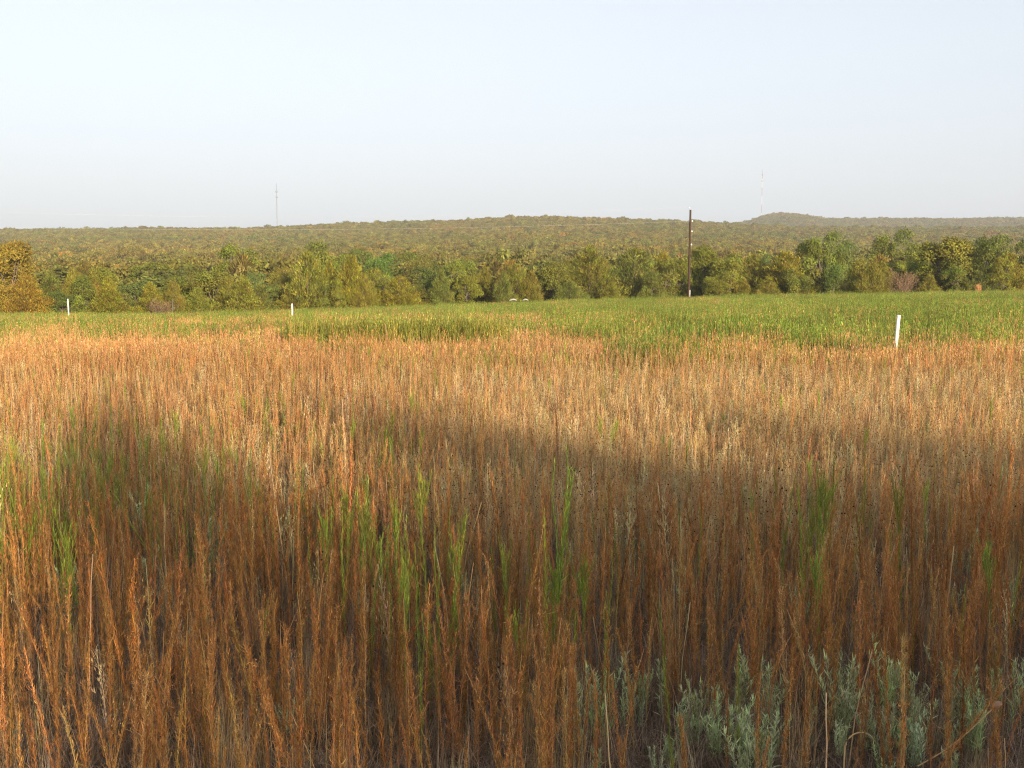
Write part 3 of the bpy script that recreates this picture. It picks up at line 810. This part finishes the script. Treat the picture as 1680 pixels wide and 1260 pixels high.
KPM = [joined(g, M_DRY if k in (0, 1, 2, 7) else M_GREEN, 'patch') for k, g in enumerate(KP)]
x1, y1 = wedge(27, 60, 3.2, r3, 260); x2, y2 = wedge(60, 138, 1.5, r3, 300)
y3 = r3.uniform(35.5, 39.5, 340); x3 = (r3.uniform(490, 812, 340) - CX) / F * y3; k3 = fbm(x3 / 1.2, y3 / 2, 44) > 0.36
x = np.concatenate([x1, x2, x3[k3]]); y = np.concatenate([y1, y2, y3[k3]]); px = CX + F * x / y
lim = np.interp(px, [0, 600, 1128, 1680], [124, 134, 142, 142]); k = y < lim; x, y, px = x[k], y[k], px[k]
nA = fbm(x / 3.5, y / 7, 41); nB = fbm(x / 1.5, y / 4, 42); nC = fbm(x / 9, y / 22, 43)
gstart = np.interp(px, [0, 300, 700, 900, 1100, 1350, 1680], [38, 39, 43, 38, 32, 31, 34])
green = sstep(gstart - 9, gstart + 10, y + (nA - 0.5) * 16) * np.interp(px, [0, 250, 700, 1000], [0.52, 0.60, 0.74, 0.90])
green = green * np.where((nC > 0.56) & (y > 50), 0.72, 1.0) * (1 - 0.6 * sstep(0.42, 0.58, nA * 0.5 + nB * 0.5) * (px < 900) * (y < 75))
u = r3.uniform(0, 1, len(y))
idx = np.where(u < green, 3 + r3.integers(0, 3, len(y)), r3.integers(0, 3, len(y)))
idx = np.where(r3.uniform(0, 1, len(y)) < 0.22, 7, idx)
yo = (np.abs(y - 37.5) < 2.0) & (px > 480) & (px < 815) & (nB > 0.3) & (r3.uniform(0, 1, len(y)) < 0.9)
idx = np.where(yo, 6, idx)
n = len(y); sc = r3.uniform(0.75, 1.15, n); sz = sc * r3.uniform(0.8, 1.1, n)
sz = np.where((idx == 7) & (y > 60), sz * 0.85, sz)
tint = variation(n, r3, 0.12, 0.06) * (0.72 + 0.56 * fbm(x / 5, y / 9, 46))[:, None]
scatter('field_weeds', KPM, np.stack([x, y, ground(x, y)], -1), np.stack([r3.normal(0, 0.03, n), r3.normal(0, 0.03, n), r3.uniform(0, 6.28, n)], -1),
        np.stack([sc, sc, sz], -1), idx, tint, 'tan and green weeds filling the middle and far field', 'weeds')

# named single plants
def special(name, geo, mat, loc, rot, label, cat, tint=(1, 1, 1), parts=('stem', 'leaves')):
    t = thing(name, loc, label, cat, None, rot)
    for nm, g in zip(parts, geo):
        if g.n: link(nm, g.mesh(nm, mat), t, tint)
    return t


q = at(207, 5.7); special('curled_weed', dry_weed(901, 1.16, 260, 0.10, 0.03, 4.6, 0.006), M_DRY, (q[0], q[1], 0), (0, R(-2), 1.0), 'bright orange weed stalk hung with large curled leaves at lower left', 'weed', (1.5, 1.35, 1.1))
q = at(200, 5.9); special('leaning_weed', dry_weed(902, 1.42, 420, 0.065, 0.02, 2.4), M_DRY, (q[0], q[1], 0), (0, R(-9), 0), 'tall thick rust orange weed leaning left above the curled stalk', 'weed', (1.35, 1.2, 1.0))
q = at(466, 8.6); special('snapped_stalk', bare_stalk(903, 1.3, 0.01), M_DRY, (q[0], q[1], 0), (0, R(-6.5), 0), 'tall pale bare stalk with a snapped white tip, leaning left', 'weed', (1.2, 1.2, 1.2))
q = at(92, 6.6); special('branching_green_weed', green_weed(904, 1.05, 240, 0.02, 0.07, True), M_GREEN, (q[0], q[1], 0), (0, 0, 0), 'bright green branching weed top among brown stalks at the left edge', 'weed', (1.15, 1.15, 1.0))
# round dry seed head on a slanting stalk, lower right
S = Geo(); L = Geo(); t7 = np.linspace(0, 1, 7)
tube(S, np.stack([t7 * 0.36, 0 * t7, t7 * 0.30 - 0.03 * np.sin(t7 * 3.1)], -1), np.linspace(0.0032, 0.0024, 7), 6, STRAW)
t6 = np.linspace(-1, 1, 8); tube(L, np.array([0.375, 0, 0.312]) + np.stack([t6 * 0.022, 0 * t6, t6 * 0.018], -1), 0.017 * np.sqrt(np.maximum(1 - t6 ** 2, 0.02)), 10, np.array((0.36, 0.20, 0.12)))
q = at(1535, 5.2); special('seed_head_stalk', (S, L), M_DRY, (q[0], q[1], 0.25), (0, 0, 0), 'slanting straw stalk ending in a round tan seed head', 'weed', parts=('stem', 'seed_head'))
S = Geo(); a = np.linspace(0.1, 2.7, 9); tube(S, np.stack([-np.cos(a) * 0.08, 0 * a, np.sin(a) * 0.09 + np.where(a < 0.2, -0.0, 0)], -1), np.linspace(0.0045, 0.0035, 9), 6, STRAW)
tube(S, np.array([[-0.08, 0, -0.4], [-0.082, 0, -0.2], [-0.0796, 0, 0.009]]), [0.004, 0.004, 0.0045], 6, STRAW)
q = at(1436, 5.3); o = link('arched_stem', S.mesh('arched_stem', M_DRY), None, (1, 1, 1)); o.location = (q[0], q[1], 0.29); tag(o, 'straw stem bent over into an arch at the lower right', 'weed')

# ------------------------------------------------------------------ marker posts
def marker_post(px, d, top, width, lean, label):
    p = at(px, d, top); gz = float(ground(p[0], p[1]))
    h = p[2] - gz; w = width / 2
    g = Geo(); zz = np.array([-0.2, 0.0, h * 0.5, h - 0.008, h]); tube(g, np.stack([0 * zz, 0 * zz, zz], -1), np.array([w, w, w, w, w * 0.9]), 14, (1, 1, 1))
    t = thing('marker_post', (p[0] - math.tan(lean) * h, p[1], gz), label, 'post', 'white marker posts in the field', (0, lean, 0))
    o = link('pipe', g.mesh('pipe', M_PVC), t)
    for f in o.data.polygons: f.use_smooth = True
    c = Geo(); zz = np.array([h - 0.05, h - 0.049, h + 0.006, h + 0.012]); tube(c, np.stack([0 * zz, 0 * zz, zz], -1), [w + 0.001, w + 0.004, w + 0.004, w * 0.8], 14, (1, 1, 1))
    link('cap', c.mesh('cap', M_PVC), t)


marker_post(1474, 31, 517, 0.098, R(3.6), 'largest white post, standing tilted right in the tan weeds')
marker_post(480, 82, 498, 0.125, R(0.5), 'short upright white post in the green weeds, middle one of three')
marker_post(113, 100, 490, 0.11, R(-1), 'smallest white post, leftmost, in front of the junipers')

# ------------------------------------------------------------------ utility pole, its wires and the next pole out of frame
PD = 147.0
def utility_pole(px, d, top, label):
    p = at(px, d, top); gz = float(ground(p[0], p[1])); h = p[2] - gz
    t = thing('utility_pole', (p[0], p[1], gz), label, 'utility pole', None, (0, R(0.25), 0))
    g = Geo(); zz = np.linspace(-0.3, h, 8); tube(g, np.stack([0 * zz, 0 * zz, zz], -1), np.linspace(0.18, 0.13, 8), 12, (1, 1, 1))
    o = link('shaft', g.mesh('shaft', M_POLE), t)
    for f in o.data.polygons: f.use_smooth = True
    def insul(x, y, z, s, nm='insulator'):
        q = Geo(); k = np.array([0, .02, .03, .06, .07, .10, .12, .15, .17]) * s; rr = np.array([.03, .03, .09, .09, .05, .075, .04, .05, .012]) * s
        tube(q, np.stack([x + 0 * k, y + 0 * k, z + k], -1), rr, 10, (1, 1, 1)); link(nm, q.mesh(nm, M_CERAMIC), t)
    b = Geo(); tube(b, np.array([[-0.10, 0, h - 0.35], [-0.13, 0, h - 0.1], [-0.16, 0, h + 0.2]]), 0.016, 6, (1, 1, 1)); link('top_pin', b.mesh('top_pin', M_STEEL), t)
    insul(-0.16, 0, h + 0.2, 1.1)
    for dz, sx in ((1.5, 0.22), (2.85, 0.2), (4.6, 0.17)):
        b = Geo(); tube(b, np.array([[0.12, -0.02, h - dz], [sx, -0.05, h - dz + 0.02]]), 0.02, 6, (1, 1, 1)); link('bracket', b.mesh('bracket', M_STEEL), t)
        insul(sx + 0.03, -0.06, h - dz - 0.06, 1.35)
    for k in range(9):                                           # climbing steps
        b = Geo(); sgn = 1 if k % 2 else -1
        tube(b, np.array([[0.14 * sgn, 0, 3.2 + k * 0.55], [0.30 * sgn, 0, 3.2 + k * 0.55]]), 0.012, 6, (1, 1, 1)); link('step', b.mesh('step', M_STEEL), t)
    b = Geo(); box(b, (0.12, -0.2, 1.1), (0.09, 0.03, 0.9), (1, 1, 1)); link('guard_strip', b.mesh('guard_strip', M_CERAMIC), t)
    return p, gz, h


PP, PG, PH = utility_pole(1129, PD, 346, 'tall dark wooden utility pole at the far edge of the field')
def wire(a, b, sag, label):
    t = np.linspace(0, 1, 40)[:, None]; P = a * (1 - t) + b * t; P[:, 2] -= (4 * sag * t * (1 - t))[:, 0]
    g = Geo(); tube(g, P - a, 0.0052, 6, (1, 1, 1)); o = link('overhead_wire', g.mesh('overhead_wire', M_WIRE)); o.location = a.tolist()
    tag(o, label, 'wire')
top0 = np.array([PP[0] - 0.16, PP[1], PG + PH + 0.36]); neu0 = np.array([PP[0] + 0.12, PP[1] - 0.06, PG + PH - 2.2])
wire(top0, np.array([-90.0, 141.0, CAMH + 8.2]), 1.5, 'upper overhead wire crossing the sky left from the pole top')
wire(np.array([PP[0] + 0.2, PP[1] - 0.06, PG + PH - 1.45]), np.array([-90.0, 141.0, CAMH + 5.9]), 1.1, 'lower overhead wire crossing in front of the wooded hillside')

# ------------------------------------------------------------------ radio masts on the ridge
def mast(px, d, top, base_py, w, bands, label):
    p = at(px, d, top); gz = float(ground(p[0], p[1])); h = p[2] - gz
    t = thing('radio_mast', (p[0], p[1], gz), label, 'radio mast')
    ang = np.array([0.5, 2.6, 4.7]); n = bands; hs = h * 0.97 / n
    for k in range(n):
        g = Geo(); z0, z1 = k * hs, (k + 1) * hs
        for a in ang: tube(g, np.array([[math.cos(a) * w / 2, math.sin(a) * w / 2, z] for z in (z0, z1)]), w * 0.09, 4, (1, 1, 1))
        m = max(2, int(hs / (w * 1.6)))
        for i in range(m):
            for j in range(3):
                a, b = ang[j], ang[(j + 1) % 3]; za, zb = z0 + hs * i / m, z0 + hs * (i + 1) / m
                tube(g, np.array([[math.cos(a) * w / 2, math.sin(a) * w / 2, za], [math.cos(b) * w / 2, math.sin(b) * w / 2, zb]]), w * 0.045, 4, (1, 1, 1))
        link('mast_section', g.mesh('mast_section', [M_RED, M_WHITE][k % 2] if bands > 5 else M_STEEL), t)
    g = Geo(); tube(g, np.array([[0, 0, h * 0.96], [0, 0, h]]), w * 0.12, 6, (1, 1, 1)); link('antenna', g.mesh('antenna', M_STEEL), t)
    for f in ((0.8, 0.9) if bands > 5 else (0.86, 0.78)):
        g = Geo(); box(g, (0, 0, h * f), (w * 2.2, w * 1.6, w * 1.4), (1, 1, 1)); link('antenna_panel', g.mesh('antenna_panel', M_STEEL), t)
    return p


mast(458.5, 1950, 302, 367, 1.5, 5, 'slender grey lattice mast rising behind the left part of the ridge')
mast(1245, 3000, 280, 358, 1.7, 7, 'red and white banded lattice mast left of the wooded knob')

# ------------------------------------------------------------------ small things at the far edge of the field
p = at(1602, 143, 466); gz = float(ground(p[0], p[1]))
T, G = twiggy(310, 1.6, 0.5, 1500)
t = thing('dry_bush', (p[0], p[1], gz), 'small bright orange dry bush at the right edge below dark trees', 'bush', None, (0, 0, 0), (0.55, 0.55, (p[2] - gz) / 1.6))
link('stems', T.mesh('stems', M_BARK), t, (1.2, 1, 1)); link('twigs', G.mesh('twigs', M_DRY), t, (2.8, 1.9, 1.2))
for px, d, w, lab in ((842, 131, 0.45, 'pale limestone rock at the field edge, left one of two'), (862, 132, 0.35, 'pale limestone rock at the field edge, right one of two')):
    p = at(px, d, 488); gz = float(ground(p[0], p[1])); g = Geo(); r5 = np.random.default_rng(px)
    k = np.linspace(-1, 1, 7); tube(g, np.stack([k * w, r5.normal(0, 0.05, 7), 0.1 * np.cos(k * 2)], -1), 0.11 * np.sqrt(np.maximum(1 - k ** 2, 0.05)) * r5.uniform(0.8, 1.2, 7), 8, (1, 1, 1))
    o = link('rock', g.mesh('rock', M_STONE)); o.location = (p[0], p[1], p[2] - 0.30); tag(o, lab, 'rock')
p = at(284, 118, 489); gz = float(ground(p[0], p[1])); h = p[2] - gz
g = Geo(); box(g, (0, 0, h / 2), (0.05, 0.012, h), (1, 1, 1)); box(g, (0, 0.024, h / 2 - 0.02), (0.012, 0.034, h - 0.02), (1, 1, 1))
o = link('steel_post', g.mesh('steel_post', M_TPOST)); o.location = (p[0], p[1], gz); tag(o, 'thin dull steel fence post before the trees, between two white posts', 'post')

# ------------------------------------------------------------------ haze over the valley
hz = bpy.data.materials.new('thin_evening_haze'); hz.use_nodes = True
nn, ll = hz.node_tree.nodes, hz.node_tree.links
for q in list(nn):
    if q.type == 'BSDF_PRINCIPLED': nn.remove(q)
pv = nn.new('ShaderNodeVolumePrincipled'); pv.inputs['Color'].default_value = (0.88, 0.91, 1.0, 1)
pv.inputs['Density'].default_value = 0.00013; pv.inputs['Anisotropy'].default_value = -0.05
ll.new(pv.outputs['Volume'], nn['Material Output'].inputs['Volume'])
USE_HAZE = True
if USE_HAZE:
    g = Geo(); box(g, (0, 1900, 145), (9400, 4600, 410), (1, 1, 1))
    o = link('haze', g.mesh('haze', hz)); tag(o, 'thin pale haze over the valley and hills', 'haze', None, 'stuff')
